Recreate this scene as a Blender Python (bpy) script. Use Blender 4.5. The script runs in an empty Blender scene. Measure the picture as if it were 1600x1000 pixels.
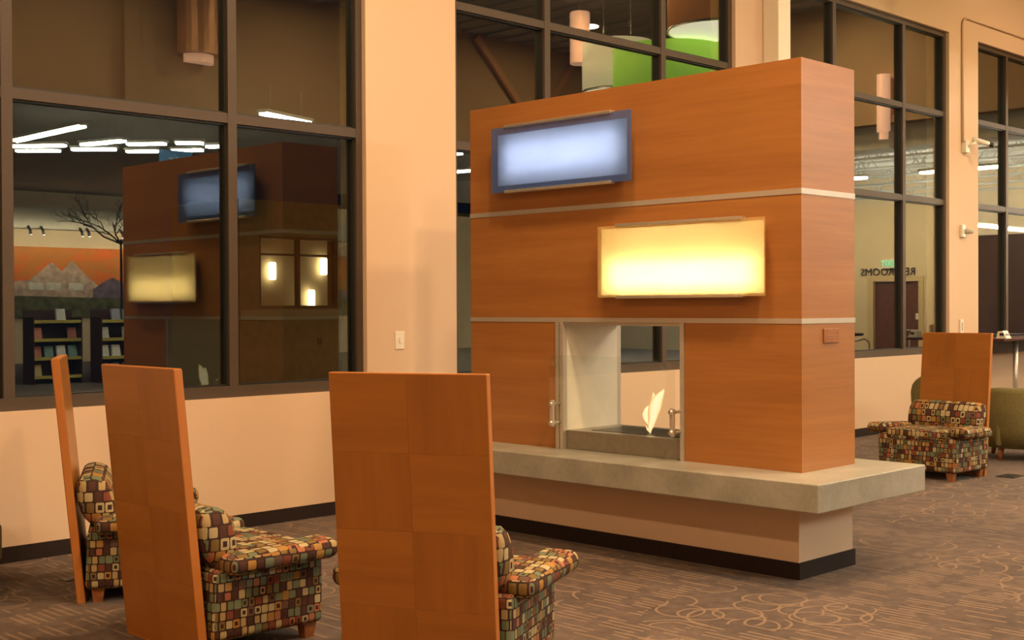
import bpy, math, random
from mathutils import Vector, Matrix
random.seed(7)
S = bpy.context.scene
COL = S.collection
R = math.radians

# ------------------------------------------------------------------ camera
# world: x runs along the window wall, +y points out through the windows, z up
CAM = Vector((0.0, -7.269, 1.47))
F_PX, YAW, PIT, ROLL = 1990.3, .7827, -.0105, -.0047
fw = Vector((math.cos(YAW)*math.cos(PIT), math.sin(YAW)*math.cos(PIT), math.sin(PIT)))
rt = Vector((math.sin(YAW), -math.cos(YAW), 0)); up = rt.cross(fw)
cr, sr = math.cos(ROLL), math.sin(ROLL)
rt2, up2 = cr*rt + sr*up, -sr*rt + cr*up
cd = bpy.data.cameras.new('camera'); cam = bpy.data.objects.new('camera', cd); COL.objects.link(cam)
cam.matrix_world = Matrix(((rt2.x, up2.x, -fw.x, CAM.x), (rt2.y, up2.y, -fw.y, CAM.y), (rt2.z, up2.z, -fw.z, CAM.z), (0, 0, 0, 1)))
cd.sensor_width = 36; cd.lens = F_PX/1600*36; cd.clip_end = 300
S.camera = cam

# ------------------------------------------------------------------ world, lights, exposure
S.view_settings.view_transform = 'Standard'; S.view_settings.look = 'None'
S.view_settings.gamma = 1; S.view_settings.use_curve_mapping = False
S.view_settings.exposure = -0.2
w = bpy.data.worlds.new('night'); S.world = w; w.use_nodes = True
w.node_tree.nodes['Background'].inputs[0].default_value = (.010, .012, .018, 1)
w.node_tree.nodes['Background'].inputs[1].default_value = .5

WARM = (1.0, .66, .36)
def area(name, loc, power, size, color, rot=(0, 0, 0), sy=None):
    l = bpy.data.lights.new(name, 'AREA'); l.energy = power; l.color = color
    if sy: l.shape = 'RECTANGLE'; l.size = size; l.size_y = sy
    else: l.shape = 'DISK'; l.size = size
    o = bpy.data.objects.new(name, l); COL.objects.link(o); o.location = loc; o.rotation_euler = rot
    return o
ROOM_TOP = 6.35
DOWNLIGHTS = [(4.4, -3.2, 200), (4.3, -5.6, 260), (6.6, -4.3, 170), (8.0, -7.2, 90), (2.7, -8.0, 230), (-2.6, -5.4, 270), (-2.8, -8.0, 180), (11.2, -4.4, 170), (11.6, -7.2, 110), (14.2, -5.0, 210), (16.8, -3.0, 160), (16.4, -7.0, 130)]
for (x, y, p) in DOWNLIGHTS:
    area('downlight_lamp', (x, y, ROOM_TOP-.10), p, .40, WARM)
# track spots washing the mural on the far back wall
area('mural_wash_lamp', (16.5, -25.0, 3.5), 200, 6.0, (1, .80, .55), (R(-55), 0, 0), .2)

# ------------------------------------------------------------------ material helpers
MATS = {}
def mat(name):
    m = bpy.data.materials.new(name); m.use_nodes = True
    b = m.node_tree.nodes['Principled BSDF']; MATS[name] = m
    return m, m.node_tree, b
class NT:
    def __init__(s, nt): s.nt = nt
    def n(s, t, **kw):
        nd = s.nt.nodes.new(t)
        for k, v in kw.items(): setattr(nd, k, v)
        return nd
    def put(s, sock, v):
        if isinstance(v, bpy.types.NodeSocket): s.nt.links.new(v, sock)
        else: sock.default_value = v
    def m(s, op, a, b=0.0, c=0.0, clamp=False):
        nd = s.n('ShaderNodeMath', operation=op); nd.use_clamp = clamp
        s.put(nd.inputs[0], a); s.put(nd.inputs[1], b); s.put(nd.inputs[2], c)
        return nd.outputs[0]
    def mix(s, f, a, b, blend='MIX'):
        nd = s.n('ShaderNodeMix', data_type='RGBA', blend_type=blend)
        s.put(nd.inputs[0], f); s.put(nd.inputs[6], a); s.put(nd.inputs[7], b)
        return nd.outputs[2]
    def ramp(s, f, stops, interp='LINEAR'):
        nd = s.n('ShaderNodeValToRGB'); r = nd.color_ramp; r.interpolation = interp
        while len(r.elements) < len(stops): r.elements.new(.5)
        for e, (p, c) in zip(r.elements, stops):
            e.position = p; e.color = (*c, 1) if len(c) == 3 else c
        s.put(nd.inputs[0], f); return nd.outputs[0]
    def obj(s): return s.n('ShaderNodeTexCoord').outputs['Object']
    def scale(s, v, sc, loc=(0, 0, 0)):
        nd = s.n('ShaderNodeMapping'); s.put(nd.inputs[0], v); nd.inputs['Scale'].default_value = sc; nd.inputs['Location'].default_value = loc
        return nd.outputs[0]
    def noise(s, v, scale, detail=3, rough=.55, dist=0):
        nd = s.n('ShaderNodeTexNoise'); s.put(nd.inputs['Vector'], v)
        nd.inputs['Scale'].default_value = scale; nd.inputs['Detail'].default_value = detail; nd.inputs['Roughness'].default_value = rough; nd.inputs['Distortion'].default_value = dist
        return nd.outputs[0]
    def bump(s, h, st, d=.002):
        nd = s.n('ShaderNodeBump'); s.put(nd.inputs['Height'], h); nd.inputs['Strength'].default_value = st; nd.inputs['Distance'].default_value = d
        return nd.outputs[0]
def simple(name, col, rough=.5, metal=0, var=.06, scale=40, spec=.5, bump=0):
    m, nt, b = mat(name); g = NT(nt)
    f = g.noise(g.obj(), scale, 3)
    lo = tuple(c*(1-var) for c in col); hi = tuple(min(1, c*(1+var)) for c in col)
    nt.links.new(g.ramp(f, [(.3, lo), (.7, hi)]), b.inputs['Base Color'])
    b.inputs['Roughness'].default_value = rough; b.inputs['Metallic'].default_value = metal
    b.inputs['Specular IOR Level'].default_value = spec
    if bump: nt.links.new(g.bump(f, bump), b.inputs['Normal'])
    return m
def emit(name, col, st):
    m, nt, b = mat(name); b.inputs['Base Color'].default_value = (*col, 1)
    b.inputs['Emission Color'].default_value = (*col, 1); b.inputs['Emission Strength'].default_value = st
    return m

simple('wall_paint', (.70, .525, .375), .75, var=.02, scale=120, spec=.25, bump=.12)
simple('wall_paint_end', (.72, .57, .38), .75, var=.02, scale=90, spec=.25)
simple('brown_upper_paint', (.44, .295, .155), .8, var=.02, scale=60, spec=.2)
simple('base_rubber', (.024, .015, .014), .7, var=.1, spec=.2)
simple('frame_bronze', (.070, .048, .032), .6, .0, var=.06, scale=60)
simple('gasket', (.012, .013, .013), .5)
simple('alu', (.58, .53, .46), .38, .55, var=.05, scale=80)
simple('alu_bright', (.72, .66, .56), .3, .8, var=.05, scale=80)
simple('deck_steel', (.30, .27, .22), .35, .6, var=.08, scale=30)
simple('liner_white', (.78, .75, .64), .45, var=.03, scale=15)
simple('white_plastic', (.82, .78, .68), .4, var=.02)
simple('white_paint_steel', (.86, .82, .70), .35, var=.02)
simple('black_plastic', (.015, .015, .016), .4, var=.1)
simple('leg_wood', (.30, .11, .035), .38, var=.2, scale=30)
simple('dark_table', (.07, .02, .015), .5, var=.15, scale=25, spec=.25)
simple('ceiling_grey', (.42, .41, .36), .8, var=.06, scale=6)
simple('deck_white', (.80, .79, .74), .7, var=.06, scale=4)
simple('beam_grey', (.50, .47, .38), .7, var=.06, scale=10)
simple('dark_door', (.13, .045, .025), .35, var=.2, scale=12)
simple('door_trim', (.62, .46, .24), .6)
simple('ext_wall', (.30, .21, .12), .85, var=.12, scale=8)
simple('ext_trim', (.42, .33, .22), .8)
simple('asphalt', (.03, .03, .03), .9, var=.3, scale=30)
simple('copper_shade', (.62, .34, .16), .4, .3, var=.05)
simple('steel_pipe', (.55, .55, .52), .35, .7)
simple('cord', (.02, .02, .02), .6)
simple('letter_dark', (.03, .025, .022), .5)
simple('branch', (.045, .03, .02), .8)
simple('sign_blue', (.04, .22, .62), .5)
simple('shelf_maroon', (.055, .018, .015), .5)
simple('shelf_edge', (.45, .36, .06), .6)
for i, c in enumerate([(.75, .72, .66), (.55, .18, .12), (.18, .30, .26), (.62, .46, .20), (.35, .34, .42)]):
    simple('paper_%d' % i, c, .6, var=.25, scale=60)
simple('chair_seat_cafe', (.25, .09, .04), .4, var=.2)
emit('tube_white', (1.0, .97, .80), 160)
emit('tube_bright', (1.0, .93, .78), 800)
emit('tube_end_fill', (1.0, .80, .50), 230)
emit('sconce_pink', (1.0, .55, .34), 1.6)
emit('lamp_disc', (1.0, .90, .66), 3.2)
emit('exit_green', (.10, .85, .45), 1.6)
emit('sconce_warm', (1.0, .78, .45), 7)
emit('spot_bulb', (.9, .85, 1.0), 8)

def shade(name, col, st):
    m, nt, b = mat(name); g = NT(nt)
    f = g.noise(g.scale(g.obj(), (60, 60, 3)), 1.5, 2)
    c = g.ramp(f, [(.3, tuple(k*.93 for k in col)), (.7, col)])
    nt.links.new(c, b.inputs['Base Color']); nt.links.new(c, b.inputs['Emission Color'])
    b.inputs['Emission Strength'].default_value = st; b.inputs['Roughness'].default_value = .8
shade('shade_green', (.34, .58, .06), 1.7)
shade('shade_cream', (.90, .74, .42), 1.6)
shade('shade_terracotta', (.62, .24, .06), .5)

# --- cherry veneer, fine horizontal figure (grain runs along x and y, varies in z)
def wood(name, dark, mid, light, sc, rough=.36, fig=.5, flip=0):
    m, nt, b = mat(name); g = NT(nt); o = g.obj()
    big = g.noise(g.scale(o, tuple(k*.18 for k in sc)), 1.0, 3, .6, .3)
    fine = g.noise(g.scale(o, sc), 1.0, 4, .6)
    fleck = g.noise(g.scale(o, tuple(k*.55 for k in (sc[1], sc[0], sc[2]))), 3.0, 2, .5)
    t = g.m('ADD', g.m('MULTIPLY', big, .55), g.m('ADD', g.m('MULTIPLY', fine, fig*.6), g.m('MULTIPLY', fleck, .12)))
    c = g.ramp(t, [(.28, dark), (.5, mid), (.72, light)])
    nt.links.new(c, b.inputs['Base Color']); b.inputs['Roughness'].default_value = rough
    b.inputs['Specular IOR Level'].default_value = .6
    nt.links.new(g.bump(fine, .04, .001), b.inputs['Normal'])
wood('cherry_panel', (.285, .106, .022), (.365, .146, .034), (.445, .192, .050), (2.2, 2.2, 42))
wood('cherry_board_v', (.25, .088, .0115), (.33, .122, .016), (.40, .154, .021), (4, 34, 2.2), .33, .35)
wood('cherry_board_h', (.26, .092, .0125), (.345, .130, .0175), (.42, .165, .023), (4, 2.2, 34), .33, .35)
wood('cherry_edge', (.40, .14, .030), (.48, .18, .04), (.55, .22, .05), (20, 3, 3), .35, .3)

# --- concrete
m, nt, b = mat('concrete'); g = NT(nt); o = g.obj()
a = g.noise(o, 3.5, 5, .6); f2 = g.noise(o, 45, 4, .6)
c = g.ramp(g.m('ADD', g.m('MULTIPLY', a, .7), g.m('MULTIPLY', f2, .3)), [(.3, (.25, .245, .205)), (.5, (.335, .325, .275)), (.68, (.41, .40, .345))])
nt.links.new(c, b.inputs['Base Color']); b.inputs['Roughness'].default_value = .33
nt.links.new(g.bump(f2, .15, .002), b.inputs['Normal'])

# --- patterned carpet: zones of loops and zones of short bars on a brown ground
m, nt, b = mat('carpet'); g = NT(nt); o = g.obj()
sep = g.n('ShaderNodeSeparateXYZ'); nt.links.new(o, sep.inputs[0]); X, Y = sep.outputs[0], sep.outputs[1]
pile = g.noise(o, 260, 2, .7); blotch = g.noise(o, 1.3, 3); blotch2 = g.noise(o, 14, 3)
base = g.ramp(g.m('ADD', g.m('MULTIPLY', blotch, .3), g.m('ADD', g.m('MULTIPLY', pile, .45), g.m('MULTIPLY', blotch2, .25))),
              [(.36, (.036, .023, .018)), (.5, (.092, .061, .047)), (.64, (.175, .119, .093))])
# bars: rows across x, bar runs along y
row = g.m('FLOOR', g.m('MULTIPLY', X, 1/.046)); fx = g.m('FRACT', g.m('MULTIPLY', X, 1/.046))
wn = g.n('ShaderNodeTexWhiteNoise', noise_dimensions='1D'); nt.links.new(g.m('FLOOR', g.m('MULTIPLY', X, 1/.138)), wn.inputs['W'])
yy = g.m('ADD', g.m('MULTIPLY', Y, 1/.30), g.m('MULTIPLY', wn.outputs[0], 5.0))
wn2 = g.n('ShaderNodeTexWhiteNoise', noise_dimensions='2D'); cb = g.n('ShaderNodeCombineXYZ'); nt.links.new(row, cb.inputs[0]); nt.links.new(g.m('FLOOR', yy), cb.inputs[1]); nt.links.new(cb.outputs[0], wn2.inputs['Vector'])
fy = g.m('FRACT', yy)
bar = g.m('MULTIPLY', g.m('LESS_THAN', g.m('ABSOLUTE', g.m('SUBTRACT', fx, .5)), .17), g.m('LESS_THAN', g.m('ABSOLUTE', g.m('SUBTRACT', fy, .5)), g.m('ADD', .22, g.m('MULTIPLY', wn2.outputs[0], .2))))
bar = g.m('MULTIPLY', bar, g.m('GREATER_THAN', wn2.outputs[0], .34))
# loops: rings around scattered centres, broken into arcs
def rings(scale, r0, wd, seed):
    v = g.n('ShaderNodeTexVoronoi', feature='F1', distance='EUCLIDEAN'); v.voronoi_dimensions = '2D'
    nt.links.new(g.scale(o, (1, 1, 1), (seed, seed*1.7, 0)), v.inputs['Vector']); v.inputs['Scale'].default_value = scale; v.inputs['Randomness'].default_value = .75
    d = g.m('ADD', v.outputs['Distance'], g.m('MULTIPLY', g.noise(o, 5, 1), .12))
    ring = g.m('LESS_THAN', g.m('ABSOLUTE', g.m('SUBTRACT', d, r0)), wd)
    return g.m('MULTIPLY', ring, g.m('GREATER_THAN', g.noise(g.scale(o, (1, 1, 1), (seed*3, 9, 0)), 2.6, 1), .40))
loop = g.m('MAXIMUM', rings(3.3, .42, .022, 3.1), g.m('MAXIMUM', rings(2.2, .46, .016, 8.4), rings(2.7, .38, .018, 5.7)))
zone = g.m('GREATER_THAN', g.noise(g.scale(o, (.55, .8, 1), (2.3, 1.2, 0)), 1.0, 1), .50)
pat = g.m('ADD', g.m('MULTIPLY', g.m('MULTIPLY', bar, zone), .55), g.m('MULTIPLY', g.m('MULTIPLY', loop, g.m('SUBTRACT', 1.0, zone)), .6))
pat = g.m('MULTIPLY', pat, g.m('ADD', .45, g.m('MULTIPLY', pile, .9)), clamp=True)
nt.links.new(g.mix(pat, base, (.29, .195, .118, 1)), b.inputs['Base Color'])
b.inputs['Roughness'].default_value = .95; b.inputs['Specular IOR Level'].default_value = .1
b.inputs['Sheen Weight'].default_value = .15
nt.links.new(g.bump(pile, .5, .004), b.inputs['Normal'])

# --- upholstery print: rows of small rounded rectangles on dark brown
m, nt, b = mat('block_fabric'); g = NT(nt)
uv = g.n('ShaderNodeTexCoord').outputs['UV']
sep = g.n('ShaderNodeSeparateXYZ'); nt.links.new(uv, sep.inputs[0])
vv = g.m('MULTIPLY', sep.outputs[1], 1/.054); row = g.m('FLOOR', vv); fv = g.m('FRACT', vv)
wr = g.n('ShaderNodeTexWhiteNoise', noise_dimensions='1D'); nt.links.new(row, wr.inputs['W'])
uu = g.m('ADD', g.m('MULTIPLY', sep.outputs[0], 1/.046), g.m('MULTIPLY', wr.outputs[0], 9.0))
colm = g.m('FLOOR', uu); fu = g.m('FRACT', uu)
cb = g.n('ShaderNodeCombineXYZ'); nt.links.new(colm, cb.inputs[0]); nt.links.new(row, cb.inputs[1])
wc = g.n('ShaderNodeTexWhiteNoise', noise_dimensions='2D'); nt.links.new(cb.outputs[0], wc.inputs['Vector'])
sc = g.n('ShaderNodeSeparateColor'); nt.links.new(wc.outputs['Color'], sc.inputs[0])
hw = g.m('ADD', .33, g.m('MULTIPLY', sc.outputs[0], .17)); hh = g.m('ADD', .39, g.m('MULTIPLY', sc.outputs[1], .10))
du = g.m('DIVIDE', g.m('ABSOLUTE', g.m('SUBTRACT', fu, .5)), hw); dv = g.m('DIVIDE', g.m('ABSOLUTE', g.m('SUBTRACT', fv, .5)), hh)
rd = g.m('ADD', g.m('POWER', du, 7.0), g.m('POWER', dv, 7.0))
inside = g.m('LESS_THAN', rd, 1.0)
inner = g.m('MULTIPLY', g.m('LESS_THAN', g.m('MAXIMUM', du, dv), .5), g.m('GREATER_THAN', sc.outputs[2], .74))
pal = g.ramp(wc.outputs[0], [(0, (.075, .028, .020)), (.12, (.42, .31, .14)), (.26, (.20, .125, .035)), (.36, (.145, .185, .105)), (.48, (.42, .15, .075)), (.56, (.48, .40, .22)), (.70, (.21, .055, .03)), (.78, (.40, .21, .05)), (.87, (.135, .075, .055)), (.93, (.17, .22, .14))], 'CONSTANT')
dk = (.036, .014, .012, 1)
col = g.mix(inside, dk, g.mix(inner, pal, dk))
weave = g.noise(g.n('ShaderNodeTexCoord').outputs['Object'], 420, 2)
col = g.mix(g.m('MULTIPLY', weave, .35), col, (.06, .035, .02, 1))
nt.links.new(col, b.inputs['Base Color']); b.inputs['Roughness'].default_value = .8; b.inputs['Specular IOR Level'].default_value = .25
nt.links.new(g.bump(weave, .3, .002), b.inputs['Normal'])

# --- green tweed
m, nt, b = mat('green_tweed'); g = NT(nt); o = g.obj()
f = g.noise(o, 160, 3, .7)
nt.links.new(g.ramp(f, [(.3, (.085, .075, .022)), (.5, (.165, .145, .05)), (.7, (.26, .23, .10))]), b.inputs['Base Color'])
b.inputs['Roughness'].default_value = .9; nt.links.new(g.bump(f, .5, .003), b.inputs['Normal'])

# --- glass
def glass(name, f0, f1, tint):
    m = bpy.data.materials.new(name); m.use_nodes = True; nt = m.node_tree; nt.nodes.clear(); g = NT(nt); MATS[name] = m
    out = g.n('ShaderNodeOutputMaterial'); tr = g.n('ShaderNodeBsdfTransparent'); tr.inputs[0].default_value = (*tint, 1)
    gl = g.n('ShaderNodeBsdfAnisotropic' if False else 'ShaderNodeBsdfGlossy'); gl.inputs['Roughness'].default_value = 0.0; gl.inputs[0].default_value = (.97, 1, .96, 1)
    lw = g.n('ShaderNodeLayerWeight'); lw.inputs[0].default_value = .5
    fac = g.m('ADD', f0, g.m('MULTIPLY', g.m('POWER', lw.outputs['Facing'], 4.0), f1))
    mx = g.n('ShaderNodeMixShader'); nt.links.new(fac, mx.inputs[0]); nt.links.new(tr.outputs[0], mx.inputs[1]); nt.links.new(gl.outputs[0], mx.inputs[2])
    nt.links.new(mx.outputs[0], out.inputs[0])
glass('window_glass', .105, 1.1, (.80, .86, .82))
glass('clear_glass', .035, .40, (.97, .985, .97))
def frosted(name, col, tr_col, parts):
    """parts: weights of clear tint, translucent scatter, surface diffuse"""
    m = bpy.data.materials.new(name); m.use_nodes = True; nt = m.node_tree; nt.nodes.clear(); g = NT(nt); MATS[name] = m
    out = g.n('ShaderNodeOutputMaterial'); df = g.n('ShaderNodeBsdfDiffuse'); tl = g.n('ShaderNodeBsdfTranslucent'); gl = g.n('ShaderNodeBsdfGlossy'); tp = g.n('ShaderNodeBsdfTransparent')
    n = g.noise(g.obj(), 3, 2); c = g.ramp(n, [(.3, tuple(k*.96 for k in col)), (.7, col)])
    nt.links.new(c, df.inputs[0]); nt.links.new(c, tl.inputs[0]); gl.inputs['Roughness'].default_value = .2; gl.inputs[0].default_value = (.9, .9, .9, 1); tp.inputs[0].default_value = (*tr_col, 1)
    a = g.n('ShaderNodeMixShader'); a.inputs[0].default_value = parts[1]/(parts[1]+parts[2]); nt.links.new(df.outputs[0], a.inputs[1]); nt.links.new(tl.outputs[0], a.inputs[2])
    c2 = g.n('ShaderNodeMixShader'); c2.inputs[0].default_value = parts[0]; nt.links.new(a.outputs[0], c2.inputs[1]); nt.links.new(tp.outputs[0], c2.inputs[2])
    b2 = g.n('ShaderNodeMixShader'); b2.inputs[0].default_value = .05; nt.links.new(c2.outputs[0], b2.inputs[1]); nt.links.new(gl.outputs[0], b2.inputs[2])
    nt.links.new(b2.outputs[0], out.inputs[0])
frosted('blue_glass', (.12, .25, .66), (.74, .84, .96), (.60, .10, .30))
frosted('amber_glass', (.95, .80, .42), (1.0, .94, .74), (.66, .16, .18))
frosted('diffuser_white', (.92, .90, .88), (1, 1, 1), (0, .8, .2))
simple('tray_white', (.85, .82, .76), .5)
emit('tube_cool', (1.0, .93, .92), 8.5)
emit('tube_warm', (1.0, .87, .60), 190)

# --- flame
m = bpy.data.materials.new('flame'); m.use_nodes = True; nt = m.node_tree; nt.nodes.clear(); g = NT(nt); MATS['flame'] = m
out = g.n('ShaderNodeOutputMaterial'); em = g.n('ShaderNodeEmission'); tr = g.n('ShaderNodeBsdfTransparent')
sep = g.n('ShaderNodeSeparateXYZ'); nt.links.new(g.obj(), sep.inputs[0])
lw = g.n('ShaderNodeLayerWeight'); lw.inputs[0].default_value = .5
f = g.m('ADD', g.m('MULTIPLY', lw.outputs['Facing'], .9), g.m('MULTIPLY', g.noise(g.scale(g.obj(), (40, 40, 9)), 1, 2), .25))
nt.links.new(g.ramp(f, [(.2, (1.0, .80, .46)), (.55, (1.0, .62, .26)), (.85, (.95, .30, .07))]), em.inputs[0]); em.inputs[1].default_value = 1.5
mx = g.n('ShaderNodeMixShader'); nt.links.new(g.m('POWER', lw.outputs['Facing'], 3.0), mx.inputs[0]); nt.links.new(em.outputs[0], mx.inputs[1]); nt.links.new(tr.outputs[0], mx.inputs[2])
nt.links.new(mx.outputs[0], out.inputs[0])

# --- mural print: orange sky over purple hills
m, nt, b = mat('mural_sky'); g = NT(nt); o = g.obj()
nt.links.new(g.ramp(g.noise(g.scale(o, (.9, 1, 2.2)), 1.3, 4, .6, .5), [(.3, (.50, .20, .04)), (.5, (.62, .20, .03)), (.62, (.75, .14, .015)), (.75, (.68, .34, .08))]), b.inputs['Base Color'])
b.inputs['Roughness'].default_value = .7
simple('mural_hill', (.16, .12, .17), .8, var=.35, scale=5)
simple('mural_peak', (.50, .36, .28), .8, var=.3, scale=6)
simple('mural_ground', (.10, .10, .045), .8, var=.5, scale=5)
simple('mural_lodge', (.60, .58, .50), .8, var=.2, scale=8)

# ------------------------------------------------------------------ mesh builder
class MB:
    def __init__(s): s.v = []; s.f = []; s.sm = []
    def add(s, vs, fs, smooth=False):
        k = len(s.v); s.v += [tuple(p) for p in vs]
        for f in fs: s.f.append(tuple(i+k for i in f)); s.sm.append(smooth)
        return s
    def box(s, x0, x1, y0, y1, z0, z1, bv=0):
        x0, x1 = min(x0, x1), max(x0, x1); y0, y1 = min(y0, y1), max(y0, y1); z0, z1 = min(z0, z1), max(z0, z1)
        if not bv:
            vs = [(x, y, z) for z in (z0, z1) for y in (y0, y1) for x in (x0, x1)]
            return s.add(vs, [(0, 2, 3, 1), (4, 5, 7, 6), (0, 1, 5, 4), (2, 6, 7, 3), (0, 4, 6, 2), (1, 3, 7, 5)])
        return s.rbox(((x0+x1)/2, (y0+y1)/2, (z0+z1)/2), ((x1-x0)/2, (y1-y0)/2, (z1-z0)/2), bv, 1, False)
    def rbox(s, c, h, r, seg=3, smooth=True):
        """rounded box: each corner an octant with seg steps"""
        r = min(r, *h)
        ax = []
        for k in range(3):
            l = [(-h[k]+r, -1-(-1)*0)]
            ax.append((h[k]-r))
        n = seg
        def line(k):
            pts = []
            for i in range(n+1): pts.append((-ax[k], -math.cos(i/n*math.pi/2)))
            for i in range(n+1): pts.append((ax[k], math.sin(i/n*math.pi/2)))
            return pts
        key = {}; vs = []; fs = []
        def vert(p):
            q = tuple(round(t, 6) for t in p)
            if q not in key: key[q] = len(vs); vs.append(p)
            return key[q]
        for axis in range(3):
            u, v = (axis+1) % 3, (axis+2) % 3
            lu, lv = line(u), line(v)
            for sg in (-1, 1):
                grid = []
                for (bu, tu) in lu:
                    rowv = []
                    for (bv_, tv) in lv:
                        # direction on face: use tangent-style mapping
                        au, av = math.asin(max(-1, min(1, tu))), math.asin(max(-1, min(1, tv)))
                        d = [0, 0, 0]
                        d[axis] = sg; d[u] = math.tan(au*.5)/math.tan(math.pi/4)*1.0 if n > 1 else tu; d[v] = math.tan(av*.5)/math.tan(math.pi/4)*1.0 if n > 1 else tv
                        if n == 1:
                            # chamfer: keep flat faces
                            p = [0, 0, 0]
                            p[axis] = sg*h[axis]; p[u] = bu; p[v] = bv_
                            if abs(tu) > .5 and abs(tv) > .5: pass
                        L = math.sqrt(sum(t*t for t in d))
                        p = [0, 0, 0]
                        p[axis] = sg*ax[axis] + r*d[axis]/L; p[u] = bu + r*d[u]/L; p[v] = bv_ + r*d[v]/L
                        rowv.append(vert((p[0]+c[0], p[1]+c[1], p[2]+c[2])))
                    grid.append(rowv)
                for i in range(len(lu)-1):
                    for j in range(len(lv)-1):
                        q = (grid[i][j], grid[i+1][j], grid[i+1][j+1], grid[i][j+1])
                        if sg < 0: q = q[::-1]
                        if len(set(q)) >= 3:
                            qq = []
                            for t in q:
                                if t not in qq: qq.append(t)
                            fs.append(tuple(qq))
        return s.add(vs, fs, smooth)
    def prism(s, pts, axis, a, b):
        """extrude 2D polygon along axis between a and b; pts in the two other axes, cyclic order"""
        n = len(pts)
        def mk(p, t):
            q = [0, 0, 0]; q[axis] = t; q[(axis+1) % 3] = p[0]; q[(axis+2) % 3] = p[1]; return tuple(q)
        vs = [mk(p, a) for p in pts] + [mk(p, b) for p in pts]
        fs = [tuple(range(n))[::-1], tuple(range(n, 2*n))] + [(i, (i+1) % n, n+(i+1) % n, n+i) for i in range(n)]
        return s.add(vs, fs)
    def tube(s, path, r, n=8, cap=True, smooth=True):
        P = [Vector(p) for p in path]; rr = r if isinstance(r, (list, tuple)) else [r]*len(P)
        vs = []; fs = []; nrm = None
        for i, p in enumerate(P):
            t = (P[min(i+1, len(P)-1)] - P[max(i-1, 0)]).normalized()
            if nrm is None:
                nrm = t.orthogonal().normalized()
            else:
                nrm = (nrm - t*nrm.dot(t)).normalized()
            bn = t.cross(nrm)
            for k in range(n):
                a = 2*math.pi*k/n; vs.append(p + (nrm*math.cos(a)+bn*math.sin(a))*rr[i])
        for i in range(len(P)-1):
            for k in range(n): fs.append((i*n+k, i*n+(k+1) % n, (i+1)*n+(k+1) % n, (i+1)*n+k))
        if cap: fs.append(tuple(range(n))[::-1]); fs.append(tuple(range((len(P)-1)*n, len(P)*n)))
        return s.add(vs, fs, smooth)
    def lathe(s, prof, n=24, c=(0, 0), smooth=True, cap=True):
        vs = []; fs = []
        for (r, z) in prof:
            for k in range(n):
                a = 2*math.pi*k/n; vs.append((c[0]+r*math.cos(a), c[1]+r*math.sin(a), z))
        for i in range(len(prof)-1):
            for k in range(n): fs.append((i*n+k, i*n+(k+1) % n, (i+1)*n+(k+1) % n, (i+1)*n+k))
        if cap: fs.append(tuple(range(n))[::-1]); fs.append(tuple(range((len(prof)-1)*n, len(prof)*n)))
        return s.add(vs, fs, smooth)
    def shift(s, d):
        s.v = [(a+d[0], b+d[1], c+d[2]) for a, b, c in s.v]; return s
    def xf(s, M):
        s.v = [tuple(M @ Vector(p)) for p in s.v]; return s
    def mesh(s, name, m):
        me = bpy.data.meshes.new(name); me.from_pydata(s.v, [], s.f); me.update()
        me.polygons.foreach_set('use_smooth', s.sm)
        me.materials.append(MATS[m]); return me
    def build(s, name, m, parent=None, org=None, uvo=None, uvs=1.0):
        if org is None and parent is not None and parent.get('_w'): org = parent['_w']
        if org is not None: s.shift((-org[0], -org[1], -org[2]))
        me = s.mesh(name, m)
        if uvo is not None: box_uv(me, uvo, uvs)
        o = bpy.data.objects.new(name, me); COL.objects.link(o)
        if parent is not None: o.parent = parent
        return o
def box_uv(me, off, k=1.0):
    uvl = me.uv_layers.new(name='UVMap')
    for p in me.polygons:
        n = p.normal; ax = max(range(3), key=lambda k: abs(n[k])*(1.0 if k != 2 else .95))
        for li in p.loop_indices:
            c = me.vertices[me.loops[li].vertex_index].co
            if ax == 0: u, v = c.y, c.z
            elif ax == 1: u, v = c.x, c.z
            else: u, v = c.y, c.x
            uvl.data[li].uv = (u*k+off, v*k+off*.7)
def empty(name, loc, rz=0):
    o = bpy.data.objects.new(name, None); COL.objects.link(o); o.location = loc; o.rotation_euler = (0, 0, rz); o.empty_display_size = .1
    return o
def tag(o, label, cat, group=None):
    o['label'] = label; o['category'] = cat
    if group: o['group'] = group
    return o
def struct(o, label=None):
    o['kind'] = 'structure'
    if label: o['label'] = label
    return o
def wthing(name, loc):
    """empty at loc whose parts are given in world coordinates (rz = 0)"""
    o = empty(name, loc); o['_w'] = list(loc); return o
def dup(root, loc, rz, label=None, group=None):
    r = root.copy(); COL.objects.link(r); r.location = loc; r.rotation_euler = (0, 0, rz)
    if label: r['label'] = label
    if group: r['group'] = group
    for ch in list(root.children):
        c = ch.copy(); COL.objects.link(c); c.parent = r
        for gk in list(ch.children):
            d = gk.copy(); COL.objects.link(d); d.parent = c
    return r
def text_mesh(name, txt, size, ext, m, parent, M):
    cu = bpy.data.curves.new(name, 'FONT'); cu.body = txt; cu.size = size; cu.extrude = ext; cu.align_x = 'CENTER'; cu.align_y = 'CENTER'; cu.resolution_u = 2
    t = bpy.data.objects.new('tmp', cu); COL.objects.link(t)
    dg = bpy.context.evaluated_depsgraph_get(); me = bpy.data.meshes.new_from_object(t.evaluated_get(dg))
    bpy.data.objects.remove(t)
    me.transform(M); me.materials.clear(); me.materials.append(MATS[m]); me.name = name
    o = bpy.data.objects.new(name, me); COL.objects.link(o); o.parent = parent
    return o

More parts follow.
